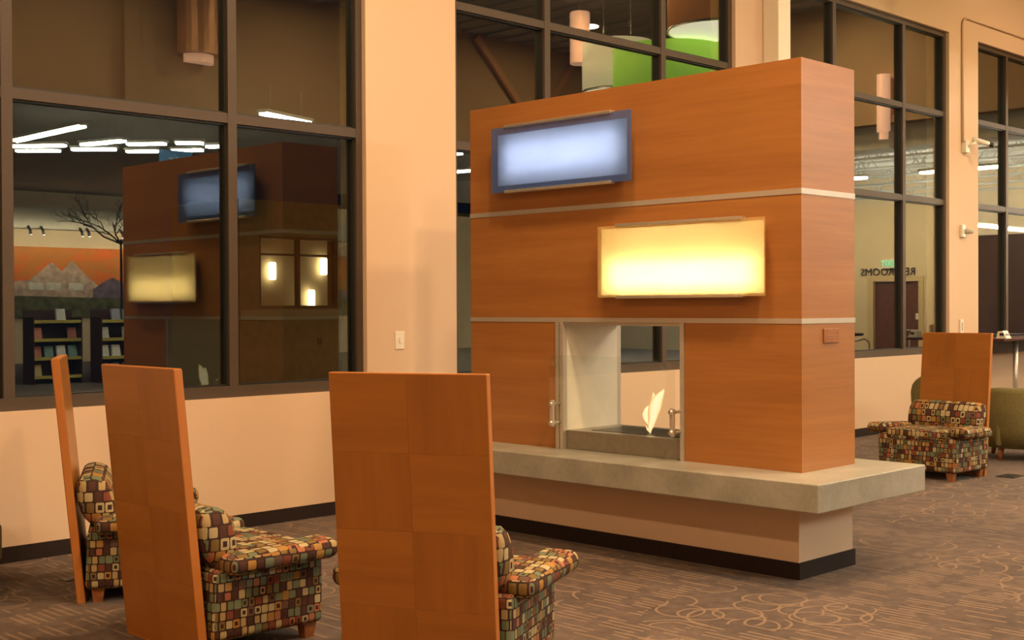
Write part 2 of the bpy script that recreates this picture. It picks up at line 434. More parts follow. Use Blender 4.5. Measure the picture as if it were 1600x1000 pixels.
# ------------------------------------------------------------------ the room shell
XL, XE, YB = -5.0, 22.0, -26.0
struct(MB().box(XL, 34, YB, .0, -.1, 0).build('floor', 'carpet'), 'brown patterned carpet with loops and short bars')
SILL, T1, T2, HEAD = .874, (2.70, 2.765), (3.79, 3.85), 4.83
OPEN = [(2.05, 5.815), (6.70, 10.437), (11.22, 14.975), (15.777, 19.5)]
mb = MB().box(XL, 34, 0, .30, -.1, SILL)
edges = [XL] + [e for o_ in OPEN for e in o_] + [34]
for i in range(0, len(edges), 2): mb.box(edges[i], edges[i+1], 0, .30, SILL, HEAD)
mb.box(XL, 34, 0, .30, HEAD, ROOM_TOP+.1)
struct(mb.build('wall_window', 'wall_paint'), 'beige painted wall with tall dark-framed windows')
struct(MB().box(XL, 34, -.012, 0, 0, .092, ).build('baseboard_window', 'base_rubber'), 'dark brown rubber baseboard under the windows')
struct(MB().box(XL-.2, XL, YB, .3, -.1, ROOM_TOP+.1).build('wall_left', 'wall_paint'))
struct(MB().box(XL, 34, YB-.2, YB, -.1, 4.7).build('wall_back', 'wall_paint_end'))
struct(MB().box(34, 34.2, YB-.2, .3, -.1, 5.4).build('wall_right', 'wall_paint_end'))
# high ceiling of the lounge, lower ceiling of the store behind it
mb = MB().box(XL, 18.5, -9, .3, ROOM_TOP, ROOM_TOP+.15)
for k in range(48): mb.box(XL+.2+k*.48, XL+.44+k*.48, -9, 0, ROOM_TOP-.04, ROOM_TOP)
struct(mb.build('ceiling', 'ceiling_grey'))
struct(MB().box(XL, 22, YB, -9.2, 4.65, 4.8).build('ceiling_store', 'beam_grey'))
mb = MB().box(18.7, 34, -9.2, 0, 5.2, 5.35).box(22.15, 34, YB, -9.2, 5.2, 5.35)
struct(mb.build('ceiling_far', 'deck_white'))
# bulkheads
mb = MB().box(XL, 18.5, -9.2, -9, 4.36, ROOM_TOP)
for x in (-1.5, 3.4, 8.95, 13.6): mb.box(x-.12, x+.12, -9.0, -8.9, 4.36, ROOM_TOP)
struct(mb.build('wall_bulkhead_back', 'brown_upper_paint'))
mb = MB().box(18.5, 18.7, -9.2, 0, 4.34, ROOM_TOP).box(18.45, 18.5, -9, 0, 4.34, 4.46)
struct(mb.build('wall_bulkhead_end', 'brown_upper_paint'))
struct(MB().box(18.7, 19.3, -9.2, 0, 3.98, 4.34).build('trim_1', 'beam_grey'))
# end partition with a door opening
mb = MB().box(XE, XE+.15, -9, -4.72, 0, 3.36).box(XE, XE+.15, -3.80, -3.3, 0, 3.36).box(XE, XE+.15, -4.72, -3.80, 1.92, 3.36)
struct(mb.build('wall_end', 'wall_paint_end'))
struct(MB().box(XE+.9, XE+1.0, -3.3, 0, 0, 2.75).build('wall_dark_panel', 'shelf_maroon'))  # added dark panel, covers the bright far wall beside the door

# ------------------------------------------------------------------ windows
FY0, FY1, GY = .045, .16, .10
def window(n, x0, x1, mulls):
    t = wthing('window_%d' % n, ((x0+x1)/2, .1, SILL)); struct(t, ['dark bronze framed window left of the light switch', 'dark bronze framed window behind the fireplace', 'dark bronze framed window right of the fireplace', 'dark bronze framed window at the right edge'][n-1])
    fwid = .055
    xs = [x0] + [c for c in mulls] + [x1]
    MB().box(x0, x0+fwid, FY0, FY1, SILL, HEAD).build('jamb', 'frame_bronze', t)
    MB().box(x1-fwid, x1, FY0, FY1, SILL, HEAD).build('jamb', 'frame_bronze', t)
    MB().box(x0+fwid, x1-fwid, FY0, FY1, HEAD-.06, HEAD).build('head', 'frame_bronze', t)
    MB().box(x0+fwid, x1-fwid, FY0-.01, FY1, SILL, SILL+.075).build('sill', 'frame_bronze', t)
    for c in mulls: MB().box(c-.034, c+.034, FY0, FY1, SILL+.075, HEAD-.06).build('mullion', 'frame_bronze', t)
    zs = [(SILL+.075, T1[0]), (T1[1], T2[0]), (T2[1], HEAD-.06)]
    lim = [x0+fwid] + [k for c in mulls for k in (c-.034, c+.034)] + [x1-fwid]
    for i in range(0, len(lim), 2):
        a, b_ = lim[i], lim[i+1]
        for (z0, z1) in (T1, T2): MB().box(a, b_, FY0+.003, FY1, z0, z1).build('transom', 'frame_bronze', t)
        for (z0, z1) in zs:
            gk = MB()
            for q in ((a, a+.012, z0, z1), (b_-.012, b_, z0, z1), (a+.012, b_-.012, z0, z0+.012), (a+.012, b_-.012, z1-.012, z1)):
                gk.box(q[0], q[1], FY0+.028, GY+.012, q[2], q[3])
            p = MB().box(a+.012, b_-.012, GY, GY+.006, z0+.012, z1-.012).build('pane', 'window_glass', t)
            gk.build('gasket', 'gasket', p, org=t['_w'])
    return t
window(1, *OPEN[0], (3.195, 4.72))
window(2, *OPEN[1], (7.79, 9.355))
window(3, *OPEN[2], (12.36, 13.92))
window(4, *OPEN[3], (16.74, 18.3))

# ------------------------------------------------------------------ fireplace
FX0, FX1, FYN, FYF = 5.92, 6.47, -3.565, -.99      # front, back, near end, far end
HZ, Z1, Z2, FT = .571, (1.371, 1.399), (2.068, 2.098), 2.795
OY0, OY1 = -2.785, -1.775                           # opening
fp = wthing('fireplace', (6.195, -2.28, 0)); tag(fp, 'tall cherry-veneered see-through fireplace with a concrete hearth bench', 'fireplace')
MB().box(5.905, 6.46, -3.555, -1.0, 0, .424).build('plinth', 'wall_paint', fp)
MB().box(5.893, 6.472, -3.567, -.988, 0, .09).build('plinth_baseboard', 'base_rubber', fp)
MB().box(5.582, 6.712, -3.868, -.69, .424, HZ, .006).build('hearth_slab', 'concrete', fp)
th = .02
def lv(z): return z
for (za, zb) in ((HZ, Z1[0]), (Z1[1], Z2[0]), (Z2[1], FT)):
    low = za == HZ
    for (xa, xb) in ((FX0, FX0+th), (FX1-th, FX1)):
        if low:
            MB().box(xa, xb, FYN+th, OY0-.002, za, zb).build('veneer_panel', 'cherry_panel', fp)
            MB().box(xa, xb, OY1+.002, FYF-th, za, zb).build('veneer_panel', 'cherry_panel', fp)
        else: MB().box(xa, xb, FYN+th, FYF-th, za, zb).build('veneer_panel', 'cherry_panel', fp)
    MB().box(FX0, FX1, FYN, FYN+th, za, zb).build('veneer_panel', 'cherry_panel', fp)
    MB().box(FX0, FX1, FYF-th, FYF, za, zb).build('veneer_panel', 'cherry_panel', fp)
MB().box(FX0+th, FX1-th, FYN+th, FYF-th, FT-.02, FT-.001).build('top_cap', 'cherry_panel', fp)
for (za, zb) in (Z1, Z2):
    e = .003
    mb = MB().box(FX0-e, FX0+th, FYN-e, FYF+e, za, zb).box(FX1-th, FX1+e, FYN-e, FYF+e, za, zb)
    mb.box(FX0+th, FX1-th, FYN-e, FYN+th, za, zb).box(FX0+th, FX1-th, FYF-th, FYF+e, za, zb)
    mb.build('trim_strip', 'alu', fp)
for (ya, yb) in ((OY1-.064, OY1-.036), (OY1-.028, OY1), (OY0, OY0+.028)):
    for (xa, xb) in ((FX0-.008, FX0+.03), (FX1-.03, FX1+.008)):
        MB().box(xa, xb, ya, yb, HZ, Z1[0]).build('opening_trim', 'alu', fp)
LY0, LY1 = OY0+.028, OY1-.064
MB().box(FX0+.03, FX1-.03, LY1, LY1+.02, HZ, Z1[0]).build('firebox_side', 'liner_white', fp)
MB().box(FX0+.03, FX1-.03, LY0-.02, LY0, HZ, Z1[0]).build('firebox_side', 'liner_white', fp)
MB().box(FX0+.01, FX1-.01, LY0, LY1, Z1[0]-.02, Z1[0]).build('firebox_ceiling', 'alu', fp)
dk_ = MB().box(FX0+.02, FX1-.02, LY0+.002, LY1-.002, HZ, .69, .004).build('burner_deck', 'deck_steel', fp)
MB().box(6.02, 6.34, -2.68, -1.98, .69, .694).build('burner_slot', 'black_plastic', dk_, org=fp['_w'])
# glass fire screens, front and back
for sx, xg in ((-1, 5.84),):
    sc_ = MB()
    sc_.box(xg-.005, xg+.005, -2.775, -1.79, .715, 1.166)
    sg_ = sc_.build('fire_screen', 'clear_glass', fp)
    xf_ = FX0 if sx < 0 else FX1
    for yb in (-1.812, -2.757):
        br = MB().box(xg-.011, xg+.011, yb-.014, yb+.014, .715, .882, .006).build('screen_clamp', 'alu', sg_, org=fp['_w'])
        for zz in (.74, .858):
            MB().tube([(xg+.01*(-sx), yb, zz), (xf_+.005*sx, yb, zz)], .0085, 10).tube([(xg-.022, yb, zz), (xg+.022, yb, zz)], .014, 12).build('standoff', 'alu_bright', sg_, org=fp['_w'])
        rr = MB(); yc = yb + (.0 if yb > -2 else 0.02) - (.03 if yb > -2 else -.03)
        rr.tube([(xg, yc+.028*math.cos(a*math.pi/10), 1.125+.028*math.sin(a*math.pi/10)) for a in range(21)], .006, 6, False).build('finger_hole', 'clear_glass', sg_, org=fp['_w'])
pl = MB().box(6.135, 6.29, FYN-.008, FYN, 1.262, 1.342, .003).build('plaque', 'leg_wood', fp); pl['label'] = 'small reddish plaque on the end panel'
for k in range(5):
    MB().box(6.155, 6.27-.02*(k % 2), FYN-.0095, FYN-.008, 1.275+.013*k, 1.279+.013*k).build('engraved_line', 'cherry_edge', pl, org=fp['_w'])

# flame on the burner
fl = empty('flame', (6.08, -2.405, .696)); tag(fl, 'small leaning orange flame on the burner of the see-through fireplace', 'flame')
def tongue(pts, name):
    mb = MB().tube([(p[0], p[1], p[2]) for p in pts], [p[3] for p in pts], 12)
    mb.build(name, 'flame', fl)
tongue([(0, 0, 0, .004), (0, .004, .02, .012), (0, -.006, .05, .020), (0, -.018, .085, .024), (0, -.028, .13, .034), (0, -.040, .17, .040), (0, -.056, .205, .034), (0, -.078, .235, .022), (0, -.096, .258, .011), (0, -.106, .272, .002)], 'flame_tongue')
tongue([(.01, -.012, .11, .004), (.01, -.018, .15, .026), (.01, -.020, .19, .024), (.01, -.022, .222, .014), (.01, -.014, .250, .002)], 'flame_tongue')
tongue([(-.01, .012, .055, .003), (-.01, .026, .085, .016), (-.01, .032, .115, .020), (-.01, .022, .145, .014), (-.01, .008, .168, .003)], 'flame_tongue')
tongue([(.01, .01, .0, .002), (.01, .03, .02, .006), (.01, .038, .034, .004), (.01, .044, .045, .001)], 'flame_tongue')

# backlit glass wall lights on the fireplace front
def wall_light(name, label, y0, y1, z0, z1, inset, gm, tm, rails, zt):
    t = wthing(name, (FX0, (y0+y1)/2, (z0+z1)/2)); tag(t, label, 'wall light')
    xg = 5.85; xd = 5.866
    MB().box(xg-.005, xg+.005, y0, y1, z0, z1, .002).build('glass_panel', gm, t)
    a, b_, c, d = y0+inset, y1-inset, z0+inset, z1-inset
    k = .055                                            # the tray narrows towards the wall
    fr = [(xd, a, c), (xd, b_, c), (xd, b_, d), (xd, a, d)]; bk = [(FX0-.001, a+k, c+k), (FX0-.001, b_-k, c+k), (FX0-.001, b_-k, d-k), (FX0-.001, a+k, d-k)]
    MB().add(fr+bk, [(4, 5, 6, 7)] + [(i, i+4, (i+1) % 4+4, (i+1) % 4) for i in range(4)]).build('light_tray', 'tray_white', t)
    MB().box(xd-.002, xd, a, b_, c, d).build('diffuser', 'diffuser_white', t)
    for z_ in zt: MB().tube([(FX0-.022, a+.075, z_), (FX0-.022, b_-.075, z_)], .011, 10).build('tube', tm, t)
    for zz in (z0-.008, z1-.008):
        MB().box(xg-.014, xg+.03, rails[0], rails[1], zz, zz+.02, .004).build('rail', 'alu_bright', t)
    return t
wall_light('wall_light', 'blue frosted glass wall light high on the fireplace front', -2.453, -1.269, 2.213, 2.635, .045, 'blue_glass', 'tube_cool', (-2.30, -1.395), (2.36, 2.43, 2.50))
wall_light('wall_light', 'glowing amber frosted glass wall light above the fireplace opening', -3.382, -2.189, 1.522, 1.950, .016, 'amber_glass', 'tube_warm', (-3.24, -2.333), (1.62, 1.70))

# ------------------------------------------------------------------ lounge chairs with a tall leaning wooden back board
def arm_pad(sgn):
    mb = MB().rbox((0, 0, 0), (.265, .085, .044), .040, 4)
    out = []
    for (x, y, z) in mb.v:
        tz = .012*(x/.265)                       # rises a little towards the front
        y2 = y + sgn*.02*(x/.265)                # splays outwards
        z2 = z + tz - .06*(sgn*y)**1 * .25
        out.append((x+.352, sgn*.365+y2, z2+.402))
    mb.v = out; return mb
BW, BH, BT, LEAN = .649, 1.222, .042, .094
def make_lounge(label):
    t = empty('lounge_chair', (0, 0, 0)); tag(t, label, 'armchair', 'patterned lounge chairs with tall wooden back boards')
    Sh = Matrix(((1, 0, -LEAN, 0), (0, 1, 0, 0), (0, 0, 1, 0), (0, 0, 0, 1)))
    core = MB().box(.002, BT-.002, -BW/2, BW/2, 0.0, BH, .003).xf(Sh).build('back_board', 'cherry_edge', t)
    for r_ in range(4):
        for c_ in range(2):
            y0, z0 = -BW/2+.002+c_*(BW-.004)/2, .012+r_*(BH-.016)/4
            y1, z1 = y0+(BW-.004)/2-.0008, z0+(BH-.016)/4-.0008
            mm = 'cherry_board_v' if (r_+c_) % 2 else 'cherry_board_h'
            MB().box(.0003, .003, y0, y1, z0, z1).xf(Sh).build('veneer_square', mm, core)
            MB().box(BT-.003, BT-.0003, y0, y1, z0, z1).xf(Sh).build('veneer_square', mm, core)
    bd = MB().rbox((.325, 0, .222), (.272, .365, .150), .028, 3)
    bd.v = [(x - (.05*(max(0, .36-z)) if x < .1 else 0), y, z) for x, y, z in bd.v]
    bd.build('seat_base', 'block_fabric', t, uvo=.0, uvs=1.35)
    MB().rbox((.345, 0, .37), (.262, .285, .05), .035, 3).build('seat_cushion', 'block_fabric', t, uvo=.31, uvs=1.2)
    for s_ in (-1, 1): arm_pad(s_).build('arm_pad', 'block_fabric', t, uvo=.77+.2*s_, uvs=1.12)
    # lumbar bolster: fat upright oval roll against the board
    n, mseg = 20, 10; vs = []; fs = []
    ys = [-.338, -.334, -.322, -.30, -.15, 0, .15, .30, .322, .334, .338]; sc2 = [.30, .62, .86, 1, 1, 1, 1, 1, .86, .62, .30]
    for y, k in zip(ys, sc2):
        for i in range(n):
            a = 2*math.pi*i/n; ca, sa = math.cos(a), math.sin(a)
            ex = .088*k*math.copysign(abs(ca)**.8, ca); ez = .128*k*math.copysign(abs(sa)**.8, sa)
            vs.append((.095+ex-.03*sa, y, .505+ez))
    for j in range(len(ys)-1):
        for i in range(n): fs.append((j*n+i, (j+1)*n+i, (j+1)*n+(i+1) % n, j*n+(i+1) % n))
    fs.append(tuple(range(n))); fs.append(tuple(range((len(ys)-1)*n, len(ys)*n))[::-1])
    MB().add(vs, fs, True).build('bolster', 'block_fabric', t, uvo=.13)
    for x in (.10, .545):
        for y in (-.30, .30):
            mb = MB(); a, b2 = .034, .022
            mb.add([(x-b2, y-b2, 0), (x+b2, y-b2, 0), (x+b2, y+b2, 0), (x-b2, y+b2, 0), (x-a, y-a, .085), (x+a, y-a, .085), (x+a, y+a, .085), (x-a, y+a, .085)],
                   [(3, 2, 1, 0), (4, 5, 6, 7), (0, 1, 5, 4), (1, 2, 6, 5), (2, 3, 7, 6), (3, 0, 4, 7)])
            mb.build('leg', 'leg_wood', t)
    return t
lc = make_lounge('patterned armchair with its tall board seen edge-on, leftmost of the three')
lc.location = (3.112, -.983, 0); lc.rotation_euler = (0, 0, R(-29.1))
dup(lc, (2.835, -2.296, 0), R(-1.6), 'patterned armchair with a reddish board seen obliquely, middle of the front three')
dup(lc, (3.21, -3.564, 0), R(25.5), 'patterned armchair nearest the hearth, its broad orange-brown board facing the camera')
dup(lc, (10.608, -2.143, 0), R(176.4), 'patterned armchair facing the camera beyond the fireplace, seat and arms in view')

# ------------------------------------------------------------------ green club chairs
def club(label, loc, rz, hb=.80, ha=.60, w_=1.0):
    t = empty('club_chair', loc, rz); tag(t, label, 'armchair', 'green club chairs')
    # curved back and arms as one wrapped shell
    n = 24; vs = []; fs = []
    pr = []
    for i in range(n+1):
        a = R(-118) + R(236)*i/n                          # open towards +x
        pr.append((math.cos(math.pi-a), math.sin(math.pi-a), abs(a)/R(118)))
    for (cx_, sy_, k) in pr:
        h = hb - (hb-ha)*max(0, (k-.35)/.65)**1.4
        for (r_, z) in ((.40, .12), (.415, .30), (.43, h-.05), (.42, h-.012), (.385, h), (.335, h-.015), (.32, h-.06), (.315, .40), (.31, .14)):
            vs.append((cx_*r_*1.05*w_, sy_*r_*w_, z))
    for i in range(n):
        for j in range(8): fs.append((i*9+j, (i+1)*9+j, (i+1)*9+j+1, i*9+j+1))
        fs.append((i*9+8, (i+1)*9+8, (i+1)*9, i*9))
    fs.append(tuple(range(9))); fs.append(tuple(range(n*9, n*9+9))[::-1])
    MB().add([(x, y, z) for x, y, z in vs], fs, True).build('shell', 'green_tweed', t)
    MB().rbox((.03*w_, 0, .235), (.36*w_, .30*w_, .105), .03, 3).build('seat_base', 'green_tweed', t)
    MB().rbox((.05*w_, 0, .40), (.34*w_, .295*w_, .065), .055, 4).build('seat_cushion', 'green_tweed', t)
    for x in (-.25*w_, .30*w_):
        for y in (-.24*w_, .24*w_):
            MB().tube([(x*1.08, y*1.08, 0), (x, y, .15)], [.018, .034], 8).build('leg', 'leg_wood', t)
    return t
club('green tweed club chair at the right edge beside the patterned armchair', (12.1, -2.16, 0), R(30), .69, .58)
club('green tweed club chair mostly hidden behind the far wooden board', (12.66, -1.07, 0), R(55), .80, .60, .78)
club('green tweed club chair cut off by the left edge', (2.39, -.56, 0), R(-40))

# ------------------------------------------------------------------ steel column by the second pier
t = wthing('steel_column', (11.02, -.10, 0)); tag(t, 'off-white square steel column rising behind the fireplace', 'column')
MB().box(10.91, 11.13, -.185, -.002, .02, ROOM_TOP-.02, .006).build('shaft', 'white_paint_steel', t)
MB().box(10.86, 11.18, -.235, -.013, 0, .02).build('base_plate', 'white_paint_steel', t)

# ------------------------------------------------------------------ counter at the far window with a device
t = wthing('window_counter', (16.6, -.33, 0)); tag(t, 'dark red bar-height counter under the far window', 'counter')
MB().box(15.13, 18.4, -.62, -.02, 1.02, 1.05, .004).build('counter_top', 'dark_table', t)
MB().box(15.2, 18.3, -.12, -.03, .84, 1.02).build('apron', 'black_plastic', t)
for x in (15.83, 17.6):
    MB().tube([(x, -.46, .012), (x, -.46, 1.02)], .032, 12).build('post', 'steel_pipe', t)
    MB().lathe([(.2, 0), (.2, .008), (.05, .014)], 20, (x, -.46)).build('foot_plate', 'steel_pipe', t)
t = wthing('desk_sign', (15.44, -.48, 1.05)); tag(t, 'small white box-shaped desk unit standing on the dark counter', 'device')
MB().prism([(-.55, 1.05), (-.42, 1.05), (-.44, 1.135), (-.50, 1.145)], 0, 15.36, 15.50).build('body', 'white_plastic', t)
mb = MB().box(15.352, 15.36, -.515, -.465, 1.085, 1.115); mb.build('screen', 'black_plastic', t)
MB().box(15.385, 15.475, -.537, -.529, 1.085, 1.108).build('keypad', 'paper_4', t)
tag(MB().tube([(15.42, -.16, .98), (15.43, -.20, .80), (15.40, -.22, .62), (15.46, -.20, .46), (15.56, -.10, .30), (15.66, -.03, .12)], .008, 6).build('power_cord', 'cord'), 'thin black cord hanging under the dark counter', 'cord')

# ------------------------------------------------------------------ wall fittings
t = wthing('light_switch', (6.12, 0, 1.22)); tag(t, 'white light switch plate on the beige pier left of the fireplace', 'light switch')
MB().box(6.077, 6.163, -.007, 0, 1.157, 1.29, .003).build('plate', 'white_plastic', t)
MB().box(6.112, 6.128, -.016, -.007, 1.205, 1.243).build('toggle', 'white_plastic', t)
t = wthing('wall_thermostat', (15.28, 0, 1.19)); tag(t, 'white wall control on the pier above the far wooden board', 'wall control')
MB().box(15.235, 15.325, -.022, 0, 1.10, 1.285, .004).build('plate', 'white_plastic', t)
MB().box(15.262, 15.298, -.026, -.022, 1.14, 1.245).build('window', 'beam_grey', t)
t = wthing('motion_sensor', (15.3, 0, 2.38)); tag(t, 'small white sensor on the beige pier right of the fireplace', 'sensor')
MB().box(15.255, 15.345, -.04, 0, 2.31, 2.47, .01).build('body', 'white_plastic', t)
MB().tube([(15.32, -.03, 2.385), (15.40, -.10, 2.385)], [.035, .03], 12).build('lens', 'beam_grey', t)
t = wthing('security_camera', (15.35, 0, 3.47)); tag(t, 'white security camera high on the pier with its conduit', 'camera')
MB().box(15.31, 15.42, -.06, 0, 3.37, 3.53, .008).build('bracket', 'white_plastic', t)
MB().tube([(15.37, -.05, 3.45), (15.44, -.13, 3.50)], .018, 8).build('arm', 'white_plastic', t)
MB().tube([(15.42, -.10, 3.54), (15.64, -.20, 3.49)], .032, 12).build('body', 'white_plastic', t)
MB().tube([(15.635, -.198, 3.491), (15.70, -.23, 3.476)], [.034, .03], 12).build('lens_hood', 'black_plastic', t)
arc = [(15.31+.12*(1-math.cos(a*math.pi/12)), -.018, 4.95+.12*math.sin(a*math.pi/12)) for a in range(7)]
MB().tube([(15.31, -.018, 3.5)] + arc + [(19.5, -.018, 5.07)], .016, 8).build('conduit', 'wall_paint', t)
for loc, h, lab in (((3.20, -.70), (.05, .04), 'tiny dark floor box lid in the carpet by the edge-on board'), ((10.70, -2.62), (.11, .08), 'dark flat plate in the carpet beside the far patterned armchair')):  # two dark flat plates on the carpet
    t = wthing('floor_plate', (*loc, 0)); tag(t, lab, 'floor box')
    MB().box(loc[0]-h[0], loc[0]+h[0], loc[1]-h[1], loc[1]+h[1], 0, .006, .002).build('lid', 'black_plastic', t)
    MB().box(loc[0]-h[0]*.3, loc[0]+h[0]*.3, loc[1]-h[1]*.3, loc[1]+h[1]*.3, .006, .008).build('flap', 'black_plastic', t)

# ------------------------------------------------------------------ ceiling downlights (housings of the lamps above)
dl0 = None
for (x, y, p) in DOWNLIGHTS:
    if dl0 is None:
        dl0 = wthing('downlight', (x, y, ROOM_TOP-.04)); tag(dl0, 'round ceiling downlight over the lounge', 'downlight', 'ceiling downlights')
        MB().lathe([(.21, ROOM_TOP-.085), (.25, ROOM_TOP-.09), (.25, ROOM_TOP-.04), (.21, ROOM_TOP-.04)], 24, (x, y)).build('housing', 'alu', dl0)
    else: dup(dl0, (x, y, ROOM_TOP-.04), 0)

# ------------------------------------------------------------------ pendants: big drum shades over the far part of the lounge
def drum(name, label, c, r, z0, z1, sm):
    t = wthing(name, (*c, z0)); tag(t, label, 'pendant lamp', 'drum pendants')
    MB().lathe([(r-.012, z0), (r, z0), (r, z1), (r-.012, z1)], 48, c).build('shade', sm, t)
    MB().lathe([(r-.02, z0-.012), (r-.02, z0-.004)], 48, c).build('diffuser', 'lamp_disc', t)
    MB().lathe([(r+.004, z0-.014), (r+.004, z0+.02), (r-.004, z0+.02), (r-.004, z0-.014), (r+.004, z0-.014)], 48, c, cap=False).build('rim', 'alu_bright', t)
    MB().tube([(c[0]-.3, c[1], z1), (c[0]-.3, c[1], ROOM_TOP)], .004, 6).tube([(c[0]+.3, c[1], z1), (c[0]+.3, c[1], ROOM_TOP)], .004, 6).build('suspension_wire', 'steel_pipe', t)
drum('drum_pendant', 'terracotta drum pendant with a bright white underside', (13.2, -1.95), .66, 4.92, 5.6, 'shade_terracotta')
drum('drum_pendant', 'lime green drum pendant', (13.5, -3.0), .74, 4.18, 4.87, 'shade_green')
drum('drum_pendant', 'cream drum pendant beside the green one', (13.9, -4.22), .50, 4.50, 5.20, 'shade_cream')

# ------------------------------------------------------------------ wall sconces on the bulkheads
def sconce(label, loc, w_, h_, axis, sm):
    t = wthing('wall_sconce', loc); tag(t, label, 'wall sconce', 'tall wall sconces')
    pts = [(w_/2*math.cos(math.pi*i/12), w_/2*math.sin(math.pi*i/12)) for i in range(13)]
    x, y, z = loc
    if axis == 'y': P = [(x+p[0], y+p[1]) for p in pts]
    else: P = [(x-p[1], y+p[0]) for p in pts]
    MB().prism(P, 2, z, z+h_).build('shade', sm, t)
    MB().prism([((a-x)*.7+x, (b-y)*.7+y) for a, b in P], 2, z-.12, z).build('lower_glass', 'sconce_pink', t)
sconce('copper half-drum wall sconce on the bulkhead', (9.98, -8.9, 5.15), .66, .85, 'y', 'copper_shade')
t = wthing('cylinder_pendant', (15.1, -6.0, 5.3)); tag(t, 'slim pink glass cylinder pendant', 'pendant lamp')
MB().lathe([(.15, 5.3), (.16, 5.32), (.16, 6.1), (.15, 6.12)], 20, (15.1, -6.0)).build('shade', 'sconce_pink', t)
MB().tube([(15.1, -6.0, 6.12), (15.1, -6.0, ROOM_TOP)], .008, 6).build('stem', 'steel_pipe', t)
sconce('narrow pink wall sconce on the end bulkhead', (18.42, -2.55, 4.2), .22, .9, 'x', 'sconce_pink')
# diagonal braces against the bulkhead
for (a, b2, lab) in (((15.6, -8.93, 6.25), (17.0, -8.93, 4.9), 'diagonal steel brace descending to the right on the bulkhead'), ((18.3, -8.93, 6.25), (17.2, -8.93, 4.9), 'diagonal steel brace descending to the left on the bulkhead')):
    d = Vector(b2)-Vector(a); M = Matrix.Translation(Vector(a)) @ d.to_track_quat('X', 'Z').to_matrix().to_4x4()
    o = MB().box(0, d.length, -.02, .05, -.06, .06).xf(M).build('steel_brace', 'copper_shade'); tag(o, lab, 'brace')

# ------------------------------------------------------------------ store beyond: fluorescent fixtures
def fluo(loc, rz, L, label='twin-tube fluorescent fixture under the store ceiling', hw=.09, tm='tube_white'):
    t = empty('fluorescent_light', loc, R(rz)); tag(t, label, 'ceiling light', 'fluorescent fixtures')
    MB().box(-L/2, L/2, -hw, hw, .03, .07).build('housing', 'white_paint_steel', t)
    for y in (-.05, .05): MB().tube([(-L/2+.03, y, .01), (L/2-.03, y, .01)], .022, 8).build('tube', tm, t)
    for x in (-L/3, L/3): MB().tube([(x, 0, .07), (x, 0, .45)], .004, 5).build('hanger', 'steel_pipe', t)
for (x, y, rz, L) in [(9.05, -11.8, 90, 2.4), (9.6, -13.3, 50, 1.0), (9.9, -13.95, 45, .8), (10.2, -12.2, 75, 1.0), (10.5, -13.1, 45, .8), (10.8, -11.85, 50, .7), (11.25, -12.8, 50, .6), (11.25, -11.25, 40, .5), (11.75, -12.15, 55, .6), (11.85, -11.3, 60, .5),
                      (15.5, -9.9, 90, 1.4), (17.6, -11.4, 80, 1.6)]:
    fluo((x, y, 4.2), rz, L)
fluo((10.72, -7.75, 4.18), -18, 1.1, 'twin-tube fluorescent fixture hung in front of the bulkhead')
for (x, y, L) in [(20.3, -2.2, 1.4), (20.3, -4.6, 1.4), (20.3, -7.0, 1.4)]: fluo((x, y, 3.7), 90, L, 'added twin-tube fixture that brightens the end partition', .09, 'tube_end_fill')  # added fixtures, put in only to brighten the end wall
for (x, y, rz, L) in [(24.8, -6.4, 15, 1.1), (26.6, -6.9, 0, 1.5), (28.6, -7.2, 0, 1.6), (24.6, -3.6, 0, 1.2), (26.0, -3.7, 0, 1.2), (30.5, -9.8, 0, 1.4), (27.5, -2.0, 0, 1.2), (28, -12, 0, 2.0)]:
    fluo((x, y, 3.0), rz, L, 'twin-tube fluorescent fixture hung beyond the end partition', .02, 'tube_bright')
# truss members under the far white ceiling
for k in range(6):
    x = 23.2+1.7*k
    t = wthing('roof_truss', (x, -6, 4.5)); tag(t, 'thin grey steel roof truss under the white deck', 'truss', 'roof trusses')
    MB().tube([(x, -14, 4.4), (x, -.2, 4.4)], .03, 6).build('bottom_chord', 'steel_pipe', t)
    MB().tube([(x, -14, 5.15), (x, -.2, 5.15)], .03, 6).build('top_chord', 'steel_pipe', t)
    mb = MB()
    for j in range(11):
        y = -14+1.25*j; mb.tube([(x, y, 4.4), (x, y+.62, 5.15)], .016, 5).tube([(x, y+.62, 5.15), (x, y+1.25, 4.4)], .016, 5)
    mb.build('web_bars', 'steel_pipe', t)
# end partition: door, lettering, exit sign
t = wthing('door_1', (XE+.05, -4.26, 0)); struct(t, 'dark brown door under the restroom lettering')
MB().box(XE+.04, XE+.08, -4.71, -3.81, .01, 1.91).build('leaf', 'dark_door', t)
MB().box(XE-.02, XE+.04, -4.84, -4.72, 0, 2.0).box(XE-.02, XE+.04, -3.80, -3.70, 0, 2.0).box(XE-.02, XE+.04, -4.72, -3.80, 1.92, 2.0).build('door_frame', 'door_trim', t)
MB().tube([(XE+.04, -3.92, 1.0), (XE-.02, -3.92, 1.0), (XE-.02, -4.04, 1.0)], .012, 8).build('door_handle', 'alu_bright', t)
